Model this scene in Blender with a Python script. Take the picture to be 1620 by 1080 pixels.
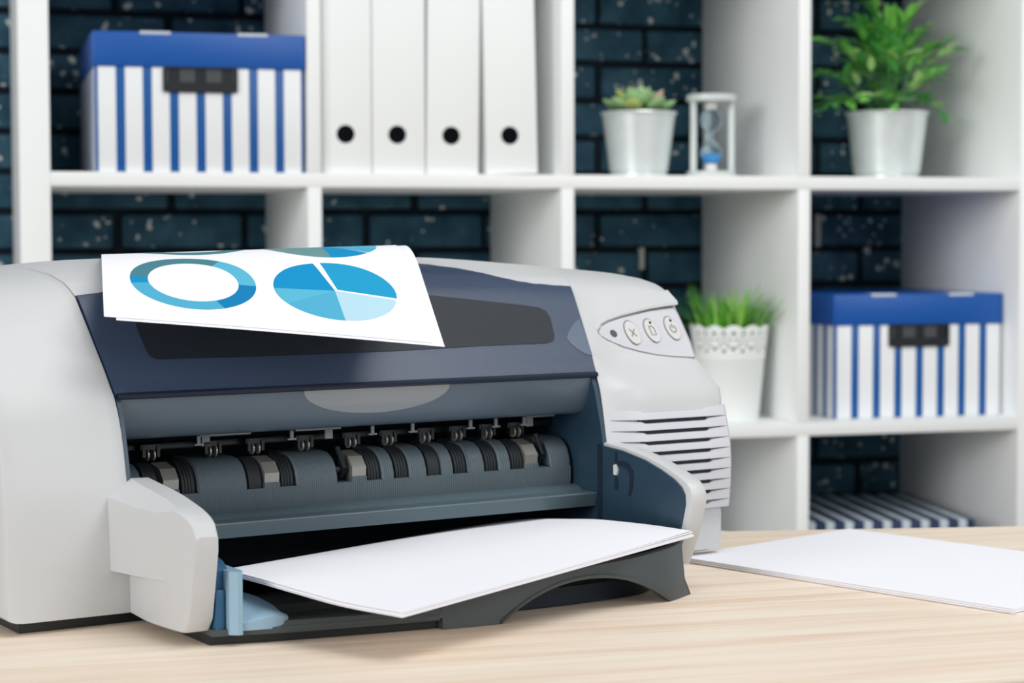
import bpy, bmesh, math, random
from mathutils import Vector, Matrix
random.seed(7)
sc = bpy.context.scene
for o in list(bpy.data.objects):
    bpy.data.objects.remove(o, do_unlink=True)
COL = sc.collection
CM = 0.01
ZS = 110.1            # height (cm) of the top face of the upper visible shelf board
# ------------------------------------------------------------------ camera
cam = bpy.data.cameras.new('camera')
cam.sensor_width = 36.0
cam.lens = 3153.76 / 1620 * 36
cam.clip_start = 0.05
cam.dof.use_dof = True
cam.dof.focus_distance = 1.33
cam.dof.aperture_fstop = 10.0
camo = bpy.data.objects.new('camera', cam)
COL.objects.link(camo)
YAW, PITCH, ROLL = 0.2679, -0.0505, -0.0025
_f = Vector((math.sin(YAW)*math.cos(PITCH), math.cos(YAW)*math.cos(PITCH), math.sin(PITCH)))
_r = Vector((math.cos(YAW), -math.sin(YAW), 0))
_u = _r.cross(_f)
r2 = _r*math.cos(ROLL) + _u*math.sin(ROLL)
u2 = -_r*math.sin(ROLL) + _u*math.cos(ROLL)
camo.matrix_world = Matrix(((r2.x, u2.x, -_f.x, -0.10938), (r2.y, u2.y, -_f.y, -2.64808),
                            (r2.z, u2.z, -_f.z, (ZS-9.0694)*CM), (0, 0, 0, 1)))
sc.camera = camo
# ------------------------------------------------------------------ world and light
world = bpy.data.worlds.new('world')
sc.world = world
world.use_nodes = True
bg = world.node_tree.nodes['Background']
bg.inputs[0].default_value = (0.90, 0.955, 1.0, 1)
bg.inputs[1].default_value = 0.5


def area(name, loc, target, size, power, col=(1, 1, 1)):
    l = bpy.data.lights.new(name, 'AREA')
    l.shape = 'RECTANGLE'
    l.size, l.size_y = size
    l.energy = power
    l.color = col
    o = bpy.data.objects.new(name, l)
    COL.objects.link(o)
    o.location = loc
    o.rotation_euler = (Vector(target)-Vector(loc)).to_track_quat('-Z', 'Y').to_euler()
    return o


area('window_daylight', (-7.2, -6.6, 3.0), (0.7, -0.6, 0.9), (4.2, 3.0), 400, (1, 0.995, 0.985))
area('front_daylight', (2.4, -4.2, 2.3), (0.8, -0.6, 1.0), (1.2, 1.1), 26, (1, 0.995, 0.985))
area('overhead_fill', (0.95, -1.95, 2.75), (0.95, -1.35, 0.8), (1.7, 1.2), 30, (1, 0.99, 0.975))  # unseen light added overhead to brighten the right shelf column and desk
sc.view_settings.view_transform = 'Standard'
sc.view_settings.look = 'None'
sc.view_settings.gamma = 1.0
sc.view_settings.use_curve_mapping = False
sc.view_settings.exposure = -0.1

# ------------------------------------------------------------------ materials


def lin(c):
    return tuple(((x/255)/12.92 if x/255 <= 0.04045 else ((x/255+0.055)/1.055)**2.4) for x in c)


MATS = {}


def mat(name, rgb, rough=0.5, metal=0.0, spec=0.5, bump=0.0, bscale=400.0, var=0.0, vscale=8.0, **kw):
    m = bpy.data.materials.new(name)
    m.use_nodes = True
    nt = m.node_tree
    b = nt.nodes['Principled BSDF']
    c = lin(rgb)
    b.inputs['Base Color'].default_value = (*c, 1)
    b.inputs['Roughness'].default_value = rough
    b.inputs['Metallic'].default_value = metal
    b.inputs['Specular IOR Level'].default_value = spec
    for k, v in kw.items():
        b.inputs[k.replace('_', ' ')].default_value = v
    geo = nt.nodes.new('ShaderNodeNewGeometry')
    if var > 0:
        n = nt.nodes.new('ShaderNodeTexNoise')
        n.inputs['Scale'].default_value = vscale
        n.inputs['Detail'].default_value = 4
        nt.links.new(geo.outputs['Position'], n.inputs['Vector'])
        r = nt.nodes.new('ShaderNodeValToRGB')
        r.color_ramp.elements[0].color = (*[x*(1-var) for x in c], 1)
        r.color_ramp.elements[1].color = (*[min(1, x*(1+var)) for x in c], 1)
        r.color_ramp.elements[0].position = 0.3
        r.color_ramp.elements[1].position = 0.7
        nt.links.new(n.outputs['Fac'], r.inputs['Fac'])
        nt.links.new(r.outputs['Color'], b.inputs['Base Color'])
    if bump > 0:
        n2 = nt.nodes.new('ShaderNodeTexNoise')
        n2.inputs['Scale'].default_value = bscale
        n2.inputs['Detail'].default_value = 2
        nt.links.new(geo.outputs['Position'], n2.inputs['Vector'])
        bp = nt.nodes.new('ShaderNodeBump')
        bp.inputs['Strength'].default_value = bump
        bp.inputs['Distance'].default_value = 0.001
        nt.links.new(n2.outputs['Fac'], bp.inputs['Height'])
        nt.links.new(bp.outputs['Normal'], b.inputs['Normal'])
    MATS[name] = m
    return m


def math_node(nt, op, a, b=None, c=None):
    n = nt.nodes.new('ShaderNodeMath')
    n.operation = op
    for i, x in enumerate((a, b, c)):
        if x is None:
            continue
        if isinstance(x, (int, float)):
            n.inputs[i].default_value = x
        else:
            nt.links.new(x, n.inputs[i])
    return n.outputs[0]


mat('shell', (201, 202, 203), 0.42, bump=0.08, bscale=1500, var=0.02)
mat('shell_panel', (200, 200, 205), 0.42, bump=0.08, bscale=1500)
mat('button', (206, 206, 203), 0.3)
mat('mark', (128, 126, 128), 0.5)
mat('led', (70, 72, 74), 0.25)
mat('seam_white', (225, 226, 222), 0.4)
mat('cover', (46, 64, 90), 0.33, spec=0.62, bump=0.12, bscale=1800, var=0.12, vscale=900)
mat('cover_window', (24, 33, 42), 0.45, spec=0.4, bump=0.2, bscale=1800, var=0.2, vscale=1200)
mat('cover_edge', (10, 24, 48), 0.3)
mat('notch', (88, 104, 122), 0.3)
mat('bar', (84, 98, 110), 0.36, spec=0.6, bump=0.05, bscale=1500)
mat('grip', (140, 144, 146), 0.36, metal=0.3, bump=0.06, bscale=1800)
mat('ledge', (84, 101, 109), 0.38, bump=0.06, bscale=1200)
mat('inner_blue', (42, 65, 82), 0.36, bump=0.05, bscale=900, var=0.08, vscale=60)
mat('cavity', (14, 34, 50), 0.6)
mat('rubber', (28, 34, 38), 0.62, bump=0.1)
mat('steel', (160, 158, 152), 0.35, metal=0.5)
mat('clip', (150, 156, 158), 0.4)
mat('mechanism', (18, 26, 32), 0.35)
mat('tray', (66, 74, 76), 0.36, spec=0.5, bump=0.05, bscale=1200)
mat('tray_dark', (24, 30, 32), 0.4)
mat('guide_blue', (142, 174, 194), 0.35)
mat('guide_deep', (34, 84, 120), 0.35)
mat('peg', (220, 222, 216), 0.3)
mat('paper', (243, 243, 248), 0.65, spec=0.25)
mat('paper_edge', (226, 218, 226), 0.8)
mat('shelf_white', (247, 249, 248), 0.42, spec=0.4)
mat('binder', (243, 245, 244), 0.45, spec=0.4)
mat('hole', (8, 13, 17), 0.9, spec=0.1)
mat('lid_blue', (0, 84, 168), 0.38, bump=0.25, bscale=700)
mat('lid_tab', (206, 214, 222), 0.4)
mat('handle_black', (12, 18, 24), 0.45)
mat('galvanised', (228, 234, 233), 0.32, metal=0.45, var=0.05, vscale=30)
mat('soil', (52, 44, 36), 0.9)
mat('lace_white', (243, 246, 244), 0.4)
mat('liner', (40, 62, 52), 0.7)
mat('grass_a', (104, 184, 48), 0.45)
mat('grass_b', (72, 150, 42), 0.45)
mat('grass_c', (144, 204, 88), 0.45)
mat('leaf_a', (122, 198, 88), 0.42, Subsurface_Weight=0.0)
mat('leaf_b', (80, 160, 78), 0.42)
mat('leaf_c', (182, 228, 142), 0.42)
mat('stem', (60, 120, 52), 0.5)
mat('succulent', (156, 196, 138), 0.5, var=0.15, vscale=40)
mat('succulent_yellow', (190, 206, 122), 0.5, var=0.15, vscale=40)
mat('succulent_pink', (210, 178, 162), 0.5)
mat('acrylic', (236, 242, 240), 0.2, Transmission_Weight=0.25, IOR=1.3)
mat('glass', (226, 242, 250), 0.03, Transmission_Weight=0.92, IOR=1.2)
mat('sand', (0, 164, 240), 0.7)
mat('cap', (240, 238, 232), 0.4)
mat('mortar', (6, 24, 36), 0.9, bump=0.6, bscale=150)
mat('mortar_bare', (214, 214, 206), 0.9, bump=0.6, bscale=200)
mat('floor_wood', (150, 130, 110), 0.5, var=0.1)
mat('desk_edge', (226, 214, 196), 0.45)
mat('desk_leg', (210, 212, 212), 0.4)
for nm, c in dict(teal=(72, 128, 140), blue_mid=(0, 140, 194), blue_deep=(0, 124, 178), blue_light=(78, 170, 202),
                  blue_bright=(24, 152, 198), blue_pale=(178, 214, 228), blue_soft=(86, 178, 206), sage=(106, 148, 150)).items():
    mat('ink_'+nm, c, 0.65, spec=0.2)


def guide_mat():
    m = mat('guide', (90, 103, 110), 0.4)
    nt = m.node_tree
    b = nt.nodes['Principled BSDF']
    tc = nt.nodes.new('ShaderNodeTexCoord')
    sx = nt.nodes.new('ShaderNodeSeparateXYZ')
    nt.links.new(tc.outputs['Object'], sx.inputs[0])
    s = math_node(nt, 'SINE', math_node(nt, 'MULTIPLY', sx.outputs['X'], 2*math.pi/0.0016))
    bp = nt.nodes.new('ShaderNodeBump')
    bp.inputs['Strength'].default_value = 0.5
    bp.inputs['Distance'].default_value = 0.0004
    nt.links.new(s, bp.inputs['Height'])
    nt.links.new(bp.outputs['Normal'], b.inputs['Normal'])


guide_mat()


def brick_mat():
    m = mat('brick', (26, 50, 64), 0.6, spec=0.2)
    nt = m.node_tree
    b = nt.nodes['Principled BSDF']
    geo = nt.nodes.new('ShaderNodeNewGeometry')
    n0 = nt.nodes.new('ShaderNodeTexNoise')
    n0.inputs['Scale'].default_value = 55
    nt.links.new(geo.outputs['Position'], n0.inputs['Vector'])
    mx = nt.nodes.new('ShaderNodeVectorMath')
    mx.operation = 'MULTIPLY_ADD'
    mx.inputs[1].default_value = (0.016, 0.016, 0.016)
    nt.links.new(n0.outputs['Color'], mx.inputs[0])
    nt.links.new(geo.outputs['Position'], mx.inputs[2])
    facs = []
    big = nt.nodes.new('ShaderNodeTexNoise')
    big.inputs['Scale'].default_value = 9
    big.inputs['Detail'].default_value = 1
    nt.links.new(geo.outputs['Position'], big.inputs['Vector'])
    for scale, pick, rad in ((64, 0.77, 0.40), (125, 0.76, 0.34)):
        v = nt.nodes.new('ShaderNodeTexVoronoi')
        v.inputs['Scale'].default_value = scale
        nt.links.new(mx.outputs[0], v.inputs['Vector'])
        sep = nt.nodes.new('ShaderNodeSeparateColor')
        nt.links.new(v.outputs['Color'], sep.inputs[0])
        sel = math_node(nt, 'GREATER_THAN', math_node(nt, 'ADD', sep.outputs[0], math_node(nt, 'MULTIPLY', math_node(nt, 'SUBTRACT', big.outputs['Fac'], 0.5), 0.9)), pick)
        dot = math_node(nt, 'LESS_THAN', v.outputs['Distance'], math_node(nt, 'MULTIPLY', sep.outputs[1], rad))
        facs.append(math_node(nt, 'MULTIPLY', sel, dot))
    fac = math_node(nt, 'MAXIMUM', facs[0], facs[1])
    n1 = nt.nodes.new('ShaderNodeTexNoise')
    n1.inputs['Scale'].default_value = 24
    n1.inputs['Detail'].default_value = 5
    nt.links.new(geo.outputs['Position'], n1.inputs['Vector'])
    r = nt.nodes.new('ShaderNodeValToRGB')
    r.color_ramp.elements[0].position = 0.3
    r.color_ramp.elements[1].position = 0.75
    r.color_ramp.elements[0].color = (*lin((34, 72, 92)), 1)
    r.color_ramp.elements[1].color = (*lin((70, 110, 130)), 1)
    nt.links.new(n1.outputs['Fac'], r.inputs['Fac'])
    mix = nt.nodes.new('ShaderNodeMix')
    mix.data_type = 'RGBA'
    nt.links.new(fac, mix.inputs['Factor'])
    nt.links.new(r.outputs['Color'], mix.inputs['A'])
    mix.inputs['B'].default_value = (*lin((222, 224, 218)), 1)
    nt.links.new(mix.outputs['Result'], b.inputs['Base Color'])
    bp = nt.nodes.new('ShaderNodeBump')
    bp.inputs['Strength'].default_value = 0.5
    bp.inputs['Distance'].default_value = 0.004
    nt.links.new(n1.outputs['Fac'], bp.inputs['Height'])
    nt.links.new(bp.outputs['Normal'], b.inputs['Normal'])


brick_mat()


def wood_mat():
    m = mat('desk_wood', (226, 196, 166), 0.5, spec=0.3)
    nt = m.node_tree
    b = nt.nodes['Principled BSDF']
    geo = nt.nodes.new('ShaderNodeNewGeometry')
    rot = nt.nodes.new('ShaderNodeMapping')
    rot.inputs['Rotation'].default_value = (0, 0, math.radians(5))
    rot.inputs['Scale'].default_value = (0.55, 9, 9)
    nt.links.new(geo.outputs['Position'], rot.inputs['Vector'])
    n1 = nt.nodes.new('ShaderNodeTexNoise')
    n1.inputs['Scale'].default_value = 5.5
    n1.inputs['Detail'].default_value = 7
    n1.inputs['Roughness'].default_value = 0.62
    n1.inputs['Distortion'].default_value = 0.6
    nt.links.new(rot.outputs[0], n1.inputs['Vector'])
    r = nt.nodes.new('ShaderNodeValToRGB')
    e = r.color_ramp.elements
    e[0].position, e[1].position = 0.3, 0.68
    e[0].color = (*lin((228, 204, 180)), 1)
    e[1].color = (*lin((245, 234, 218)), 1)
    x = e.new(0.47)
    x.color = (*lin((239, 221, 201)), 1)
    nt.links.new(n1.outputs['Fac'], r.inputs['Fac'])
    rot2 = nt.nodes.new('ShaderNodeMapping')
    rot2.inputs['Rotation'].default_value = (0, 0, math.radians(5))
    rot2.inputs['Scale'].default_value = (3, 220, 220)
    nt.links.new(geo.outputs['Position'], rot2.inputs['Vector'])
    n2 = nt.nodes.new('ShaderNodeTexNoise')
    n2.inputs['Scale'].default_value = 2.0
    n2.inputs['Detail'].default_value = 3
    nt.links.new(rot2.outputs[0], n2.inputs['Vector'])
    mix = nt.nodes.new('ShaderNodeMix')
    mix.data_type = 'RGBA'
    mix.blend_type = 'MULTIPLY'
    mix.inputs['Factor'].default_value = 0.22
    nt.links.new(r.outputs['Color'], mix.inputs['A'])
    r2_ = nt.nodes.new('ShaderNodeValToRGB')
    r2_.color_ramp.elements[0].position, r2_.color_ramp.elements[1].position = 0.35, 0.6
    r2_.color_ramp.elements[0].color = (0.78, 0.72, 0.66, 1)
    nt.links.new(n2.outputs['Fac'], r2_.inputs['Fac'])
    nt.links.new(r2_.outputs['Color'], mix.inputs['B'])
    nt.links.new(mix.outputs['Result'], b.inputs['Base Color'])


wood_mat()


def stripe_mat(name, ground, stripe, pitch, width, top=False, rough=0.4):
    """printed vertical stripes: x on faces that look forward, y on the sides"""
    m = mat(name, ground, rough)
    nt = m.node_tree
    b = nt.nodes['Principled BSDF']
    tc = nt.nodes.new('ShaderNodeTexCoord')
    sx = nt.nodes.new('ShaderNodeSeparateXYZ')
    nt.links.new(tc.outputs['Object'], sx.inputs[0])
    if top:
        co = sx.outputs['X']
    else:
        sn = nt.nodes.new('ShaderNodeSeparateXYZ')
        nt.links.new(tc.outputs['Normal'], sn.inputs[0])
        side = math_node(nt, 'GREATER_THAN', math_node(nt, 'ABSOLUTE', sn.outputs['X']), 0.6)
        co = math_node(nt, 'ADD', math_node(nt, 'MULTIPLY', sx.outputs['Y'], side),
                       math_node(nt, 'MULTIPLY', sx.outputs['X'], math_node(nt, 'SUBTRACT', 1.0, side)))
    t = math_node(nt, 'DIVIDE', co, pitch*CM)
    fr = math_node(nt, 'FRACT', math_node(nt, 'ADD', t, 100.5))
    d = math_node(nt, 'ABSOLUTE', math_node(nt, 'SUBTRACT', fr, 0.5))
    fac = math_node(nt, 'LESS_THAN', d, width/pitch/2)
    mix = nt.nodes.new('ShaderNodeMix')
    mix.data_type = 'RGBA'
    nt.links.new(fac, mix.inputs['Factor'])
    mix.inputs['A'].default_value = (*lin(ground), 1)
    mix.inputs['B'].default_value = (*lin(stripe), 1)
    nt.links.new(mix.outputs['Result'], b.inputs['Base Color'])


stripe_mat('box_stripes', (240, 242, 243), (0, 86, 158), 27.8/8, 1.2)
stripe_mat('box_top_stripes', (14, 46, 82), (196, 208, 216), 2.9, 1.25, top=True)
stripe_mat('handle_glimpse', (70, 74, 78), (12, 20, 28), 27.8/8, 1.5)  # darkened stripes painted as a reflection of the box interior

# ------------------------------------------------------------------ mesh helpers (all shapes in centimetres)


def mesh(name, verts, faces, m=None, smooth=True, angle=35, fix=True):
    me = bpy.data.meshes.new(name)
    me.from_pydata([(x*CM, y*CM, z*CM) for x, y, z in verts], [], faces)
    if fix:
        bm = bmesh.new()
        bm.from_mesh(me)
        bmesh.ops.recalc_face_normals(bm, faces=bm.faces)
        bm.to_mesh(me)
        bm.free()
    if smooth:
        for p in me.polygons:
            p.use_smooth = True
        me.set_sharp_from_angle(angle=math.radians(angle))
    if m:
        me.materials.append(MATS[m])
    return me


def link(name, me, parent=None, loc=(0, 0, 0), rot=(0, 0, 0)):
    o = bpy.data.objects.new(name, me)
    COL.objects.link(o)
    o.location = [c*CM for c in loc]
    o.rotation_euler = rot
    if parent is not None:
        o.parent = parent
    return o


def part(name, vf, m, parent, loc=(0, 0, 0), rot=(0, 0, 0), smooth=True, angle=35, label=None, fix=True):
    o = link(name, mesh(name, vf[0], vf[1], m, smooth, angle, fix), parent, loc, rot)
    if label:
        o['label'] = label
    return o


def thing(name, label, cat, loc=(0, 0, 0), rz=0.0, group=None):
    o = link(name, None, None, loc, (0, 0, rz))
    o.empty_display_size = 0.02
    tag(o, label, cat, group)
    return o


def tag(o, label, cat, group=None):
    o['label'] = label
    o['category'] = cat
    if group:
        o['group'] = group


def box(x0, x1, y0, y1, z0, z1, bev=0.0, seg=2):
    bm = bmesh.new()
    bmesh.ops.create_cube(bm, size=1.0)
    for v in bm.verts:
        v.co = Vector((x0+(v.co.x+.5)*(x1-x0), y0+(v.co.y+.5)*(y1-y0), z0+(v.co.z+.5)*(z1-z0)))
    if bev > 0:
        bmesh.ops.bevel(bm, geom=list(bm.edges), offset=bev, segments=seg, affect='EDGES', profile=0.5)
    bm.verts.index_update()
    r = ([tuple(v.co) for v in bm.verts], [[v.index for v in f.verts] for f in bm.faces])
    bm.free()
    return r


def join(*vfs):
    V, F = [], []
    for v, f in vfs:
        n = len(V)
        V += list(v)
        F += [[i+n for i in g] for g in f]
    return V, F


def loft(st, closed=True, caps=True):
    n = len(st[0])
    V = [p for s in st for p in s]
    F = []
    for i in range(len(st)-1):
        for j in range(n if closed else n-1):
            k = (j+1) % n
            F.append([i*n+j, i*n+k, (i+1)*n+k, (i+1)*n+j])
    if caps and closed:
        F.append(list(range(n))[::-1])
        F.append([(len(st)-1)*n+j for j in range(n)])
    return V, F


def grid(fn, na, nb):
    """open surface fn(a, b), a and b in 0..1"""
    V = [fn(i/na, j/nb) for i in range(na+1) for j in range(nb+1)]
    F = [[i*(nb+1)+j, (i+1)*(nb+1)+j, (i+1)*(nb+1)+j+1, i*(nb+1)+j+1] for i in range(na) for j in range(nb)]
    return V, F


def slab(fn, na, nb, off):
    """surface fn(a,b) given thickness by the vector function off(a,b)"""
    V1, F1 = grid(fn, na, nb)
    V2 = [tuple(Vector(p)+Vector(off)) for p in V1]
    n = len(V1)
    F = [f[:] for f in F1] + [[i+n for i in f[::-1]] for f in F1]
    w = nb+1
    for i in range(na):
        a, b = i*w, (i+1)*w
        F.append([a, a+n, b+n, b])
        a, b = i*w+nb, (i+1)*w+nb
        F.append([a, b, b+n, a+n])
    for j in range(nb):
        a, b = j, j+1
        F.append([a, b, b+n, a+n])
        a, b = na*w+j, na*w+j+1
        F.append([a, a+n, b+n, b])
    return V1+V2, F


def prism_u(poly, u0, u1, bev=0.0):
    """polygon in (v, w) extruded along u; bev rounds the two rims by insetting"""
    if bev <= 0:
        return loft([[(u, v, w) for v, w in poly] for u in (u0, u1)])
    ins = inset(poly, bev)
    ins2 = inset(poly, bev*0.3)
    return loft([[(u0, *p) for p in ins], [(u0+bev*0.3, *p) for p in ins2], [(u0+bev, *p) for p in poly],
                 [(u1-bev, *p) for p in poly], [(u1-bev*0.3, *p) for p in ins2], [(u1, *p) for p in ins]])


def inset(poly, d):
    n = len(poly)
    area_ = sum(poly[i][0]*poly[(i+1) % n][1]-poly[(i+1) % n][0]*poly[i][1] for i in range(n))
    s = 1 if area_ > 0 else -1
    out = []
    for i in range(n):
        p0, p1, p2 = Vector(poly[i-1]), Vector(poly[i]), Vector(poly[(i+1) % n])
        e1 = (p1-p0).normalized()
        e2 = (p2-p1).normalized()
        n1 = Vector((-e1.y, e1.x))*s
        n2 = Vector((-e2.y, e2.x))*s
        b = n1+n2
        if b.length < 1e-6:
            b = n1
        b.normalize()
        k = d/max(0.45, b.dot(n1))
        out.append((p1.x+b.x*k, p1.y+b.y*k))
    return out


def prism_z(poly, z0, z1):
    return loft([[(x, y, z) for x, y in poly] for z in (z0, z1)])


def lathe(prof, n=40, cx=0, cy=0, caps=True):
    st = [[(cx+r*math.cos(2*math.pi*k/n), cy+r*math.sin(2*math.pi*k/n), z) for k in range(n)] for r, z in prof]
    return loft(st, True, caps)


def tube_u(r_prof, n=20, v=0, w=0):
    """lathe around the u axis: list of (u, r)"""
    st = [[(u, v+r*math.cos(2*math.pi*k/n), w+r*math.sin(2*math.pi*k/n)) for k in range(n)] for u, r in r_prof]
    return loft(st)


def rod(p, q, r, n=8):
    p, q = Vector(p), Vector(q)
    d = (q-p).normalized()
    a = d.orthogonal().normalized()
    b = d.cross(a)
    st = [[tuple(c+a*r*math.cos(2*math.pi*k/n)+b*r*math.sin(2*math.pi*k/n)) for k in range(n)] for c in (p, q)]
    return loft(st)


def lerp_tab(x, tab):
    if x <= tab[0][0]:
        return tab[0][1]
    for (x0, y0), (x1, y1) in zip(tab, tab[1:]):
        if x <= x1:
            return y0+(y1-y0)*(x-x0)/(x1-x0)
    return tab[-1][1]


def smooth_tab(x, tab):
    """monotone-ish smooth interpolation (Catmull-Rom on a table)"""
    if x <= tab[0][0]:
        return tab[0][1]
    if x >= tab[-1][0]:
        return tab[-1][1]
    for i in range(len(tab)-1):
        x0, y0 = tab[i]
        x1, y1 = tab[i+1]
        if x <= x1:
            h = x1-x0
            t = (x-x0)/h
            sl = (y1-y0)/h
            sm = (y0-tab[i-1][1])/(x0-tab[i-1][0]) if i > 0 else sl
            sp = (tab[i+2][1]-y1)/(tab[i+2][0]-x1) if i+2 < len(tab) else sl
            m0 = 0 if sm*sl < 0 else (sm+sl)/2
            m1 = 0 if sp*sl < 0 else (sp+sl)/2
            return ((2*t**3-3*t**2+1)*y0+(t**3-2*t**2+t)*h*m0+(-2*t**3+3*t**2)*y1+(t**3-t**2)*h*m1)


# ------------------------------------------------------------------ the setting
fl = part('floor', box(-260, 420, -420, 60, -4, 0), 'floor_wood', None)
fl['kind'] = 'structure'
WALL_Y = 41.7
wall = part('wall_back', box(-140, 320, WALL_Y, WALL_Y+14, 0, 260), 'mortar', None)
wall['kind'] = 'structure'


def brick_mesh(seed):
    rnd = random.Random(seed)
    bm = bmesh.new()
    bmesh.ops.create_cube(bm, size=1.0)
    for v in bm.verts:
        v.co = Vector((v.co.x*17.85+rnd.uniform(-.15, .15), v.co.y*2.2+rnd.uniform(-.12, .12), v.co.z*4.95+rnd.uniform(-.12, .12)))
    bmesh.ops.bevel(bm, geom=list(bm.edges), offset=0.5, segments=2, affect='EDGES', profile=0.55)
    bm.verts.index_update()
    r = ([tuple(v.co) for v in bm.verts], [[v.index for v in f.verts] for f in bm.faces])
    bm.free()
    return mesh('brick', r[0], r[1], 'brick', True, 50)


BR = [brick_mesh(i) for i in range(6)]
for k in range(-10, 7):
    z = ZS-4.55+5.93*(k+0.5)
    x0 = (95.3 if k % 2 == 0 else 87.4)+9.5
    for i in range(-7, 5):
        x = x0+19*i
        if -28 < x < 172:
            link('brick', BR[(k*5+i*3) % 6], wall, (x+random.uniform(-.2, .2), WALL_Y+0.2+random.uniform(-.18, .18), z))
for x, z, h in ((125.7, -7.5, 5.4), (135.0, -1.0, 5.0), (134.6, -10.9, 1.2), (94.8, -12.0, 3.5)):
    part('mortar_patch', box(-.45, .45, -.9, 0.4, -h/2, h/2, 0.15), 'mortar_bare', wall, (x, WALL_Y, ZS+z))

# ------------------------------------------------------------------ desk
desk = thing('desk', 'pale wood desk with a light edge under the printer', 'desk', (0, -130, 0))
DZ = ZS-33.42
poly = [(-90, -170.1), (20, -167.3), (44, -166.6), (150, -163.8), (150, -126.3), (50.5, -109.45), (44, -100), (-90, -92)]
poly = [(x, y+130) for x, y in poly]
part('tabletop', prism_z(inset(poly, 0.06), DZ-2.6, DZ), 'desk_wood', desk, smooth=False)
part('edge_band', prism_z(poly, DZ-2.6, DZ-0.12), 'desk_edge', desk, smooth=False)
for x, y in ((-84, -34), (-84, 32), (143, -28), (143, 1)):
    part('leg', box(x-2.5, x+2.5, y-2.5, y+2.5, 0, DZ-2.6, 0.3), 'desk_leg', desk)

# ------------------------------------------------------------------ shelving unit
T = 1.89
C0 = 33.5
shelf = thing('shelving_unit', 'white open-backed cube shelving unit against the dark brick wall', 'shelf', (0, 0, 0))
XR = 4*C0+3*T
HT = 3.9+4*33.52+3*T+3.9
DEP = 38.7
for x0, x1 in ((-3.9, 0), (XR, XR+3.9)):
    part('side_panel', box(x0, x1, 0, DEP, 0, HT, 0.12), 'shelf_white', shelf)
part('top_panel', box(0, XR, 0, DEP, HT-3.9, HT, 0.1), 'shelf_white', shelf)
part('bottom_panel', box(0, XR, 0, DEP, 0, 3.9, 0.1), 'shelf_white', shelf)
ROWZ = []
z = 3.9
for r in range(4):
    ROWZ.append(z)
    if r < 3:
        part('shelf_board', box(0, XR, 0, DEP, z+33.52, z+33.52+T, 0.1), 'shelf_white', shelf)
    for c in range(3):
        xx = C0+c*(C0+T)
        part('divider', box(xx, xx+T, 0, DEP, z, z+33.52, 0.1), 'shelf_white', shelf)
    z += 33.52+T
ZB = ROWZ[3]          # top of the upper visible board, equals ZS
ZL = ROWZ[2]          # top of the lower visible board
ZBOT = ROWZ[1]

# ------------------------------------------------------------------ storage boxes


def rrect(w, h, r, n=5):
    pts = []
    for cx, cy, a0 in ((w/2-r, h/2-r, 0), (-w/2+r, h/2-r, 90), (-w/2+r, -h/2+r, 180), (w/2-r, -h/2+r, 270)):
        for k in range(n+1):
            a = math.radians(a0+90*k/n)
            pts.append((cx+r*math.cos(a), cy+r*math.sin(a)))
    return pts


def storage_box(label, x, y, z, rz=0, W=27.6, D=33, handle=True, top='lid_blue', H=13.7):
    t = thing('storage_box', label, 'box', (x, y, z), rz, 'striped storage boxes on the shelves')
    part('body', box(0.15, W-0.15, 0.2, D-0.2, 0, H+0.5, 0.15), 'box_stripes', t)
    lid = part('lid', box(-0.1, W+0.1, -0.1, D, H, H+4.6, 0.25), top, t)
    if handle:
        for tx in (W*0.29, W*0.75):
            part('lid_tab', box(tx-2, tx+2, -0.16, 2.0, H+4.25, H+4.66, 0.05), 'lid_tab', lid)
        cx = W/2
        outer = [(cx+a, H-1.55+b) for a, b in rrect(9.8, 3.3, 0.35)]
        inner = [(cx+a, H-1.0+b) for a, b in rrect(9.0, 1.8, 0.2)]
        n = len(outer)
        V = [(a, -0.22, b) for a, b in outer]+[(a, -0.22, b) for a, b in inner]+[(a, 0.21, b) for a, b in outer]+[(a, 0.21, b) for a, b in inner]
        F = []
        for i in range(n):
            j = (i+1) % n
            F += [[i, j, n+j, n+i], [2*n+i, 3*n+i, 3*n+j, 2*n+j], [i, 2*n+i, 2*n+j, j], [n+i, n+j, 3*n+j, 3*n+i]]
        h = part('handle', (V, F), 'handle_black', t, label='black plastic hand hold')
        part('handle_recess', box(cx-4.6, cx+4.6, 0.12, 0.2, H-2.0, H-0.05), 'handle_glimpse', h)
    return t


storage_box('blue-lidded striped box on the upper shelf board, left of the white binders', 5.6, 0.6, ZB, W=27.7)
storage_box('blue-lidded striped box under the bushy green plant, beside the printer papers', 111.9, 4.3, ZL, W=27.4)
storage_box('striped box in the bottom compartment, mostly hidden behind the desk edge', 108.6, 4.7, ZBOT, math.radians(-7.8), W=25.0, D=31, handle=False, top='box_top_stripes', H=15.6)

# ------------------------------------------------------------------ binders


def binder(label, x, w, tilt, d=28.5, h=31.6):
    t = thing('ring_binder', label, 'binder', (x, 1.0, ZB), 0, 'white ring binders on the upper shelf')
    t.rotation_euler = (0, tilt, 0)
    part('cover', box(0, w, 0.0, d, 0.0 if tilt == 0 else 0.03, h, 0.22, 3), 'binder', t)
    hx = w*0.46
    hz = 5.3
    n = 28
    ring = []
    for r, y in ((1.22, 0.15), (1.22, -0.08), (1.10, -0.10), (1.02, 0.02), (1.02, 0.15)):
        ring.append([(hx+r*math.cos(2*math.pi*k/n), y, hz+r*math.sin(2*math.pi*k/n)) for k in range(n)])
    rg = part('finger_ring', loft(ring, True, False), 'hole', t, label='black finger ring')
    part('finger_hole', loft([[(hx+1.05*math.cos(2*math.pi*k/n), y, hz+1.05*math.sin(2*math.pi*k/n)) for k in range(n)] for y in (-0.03, 0.1)]), 'hole', rg)
    return t


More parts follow.
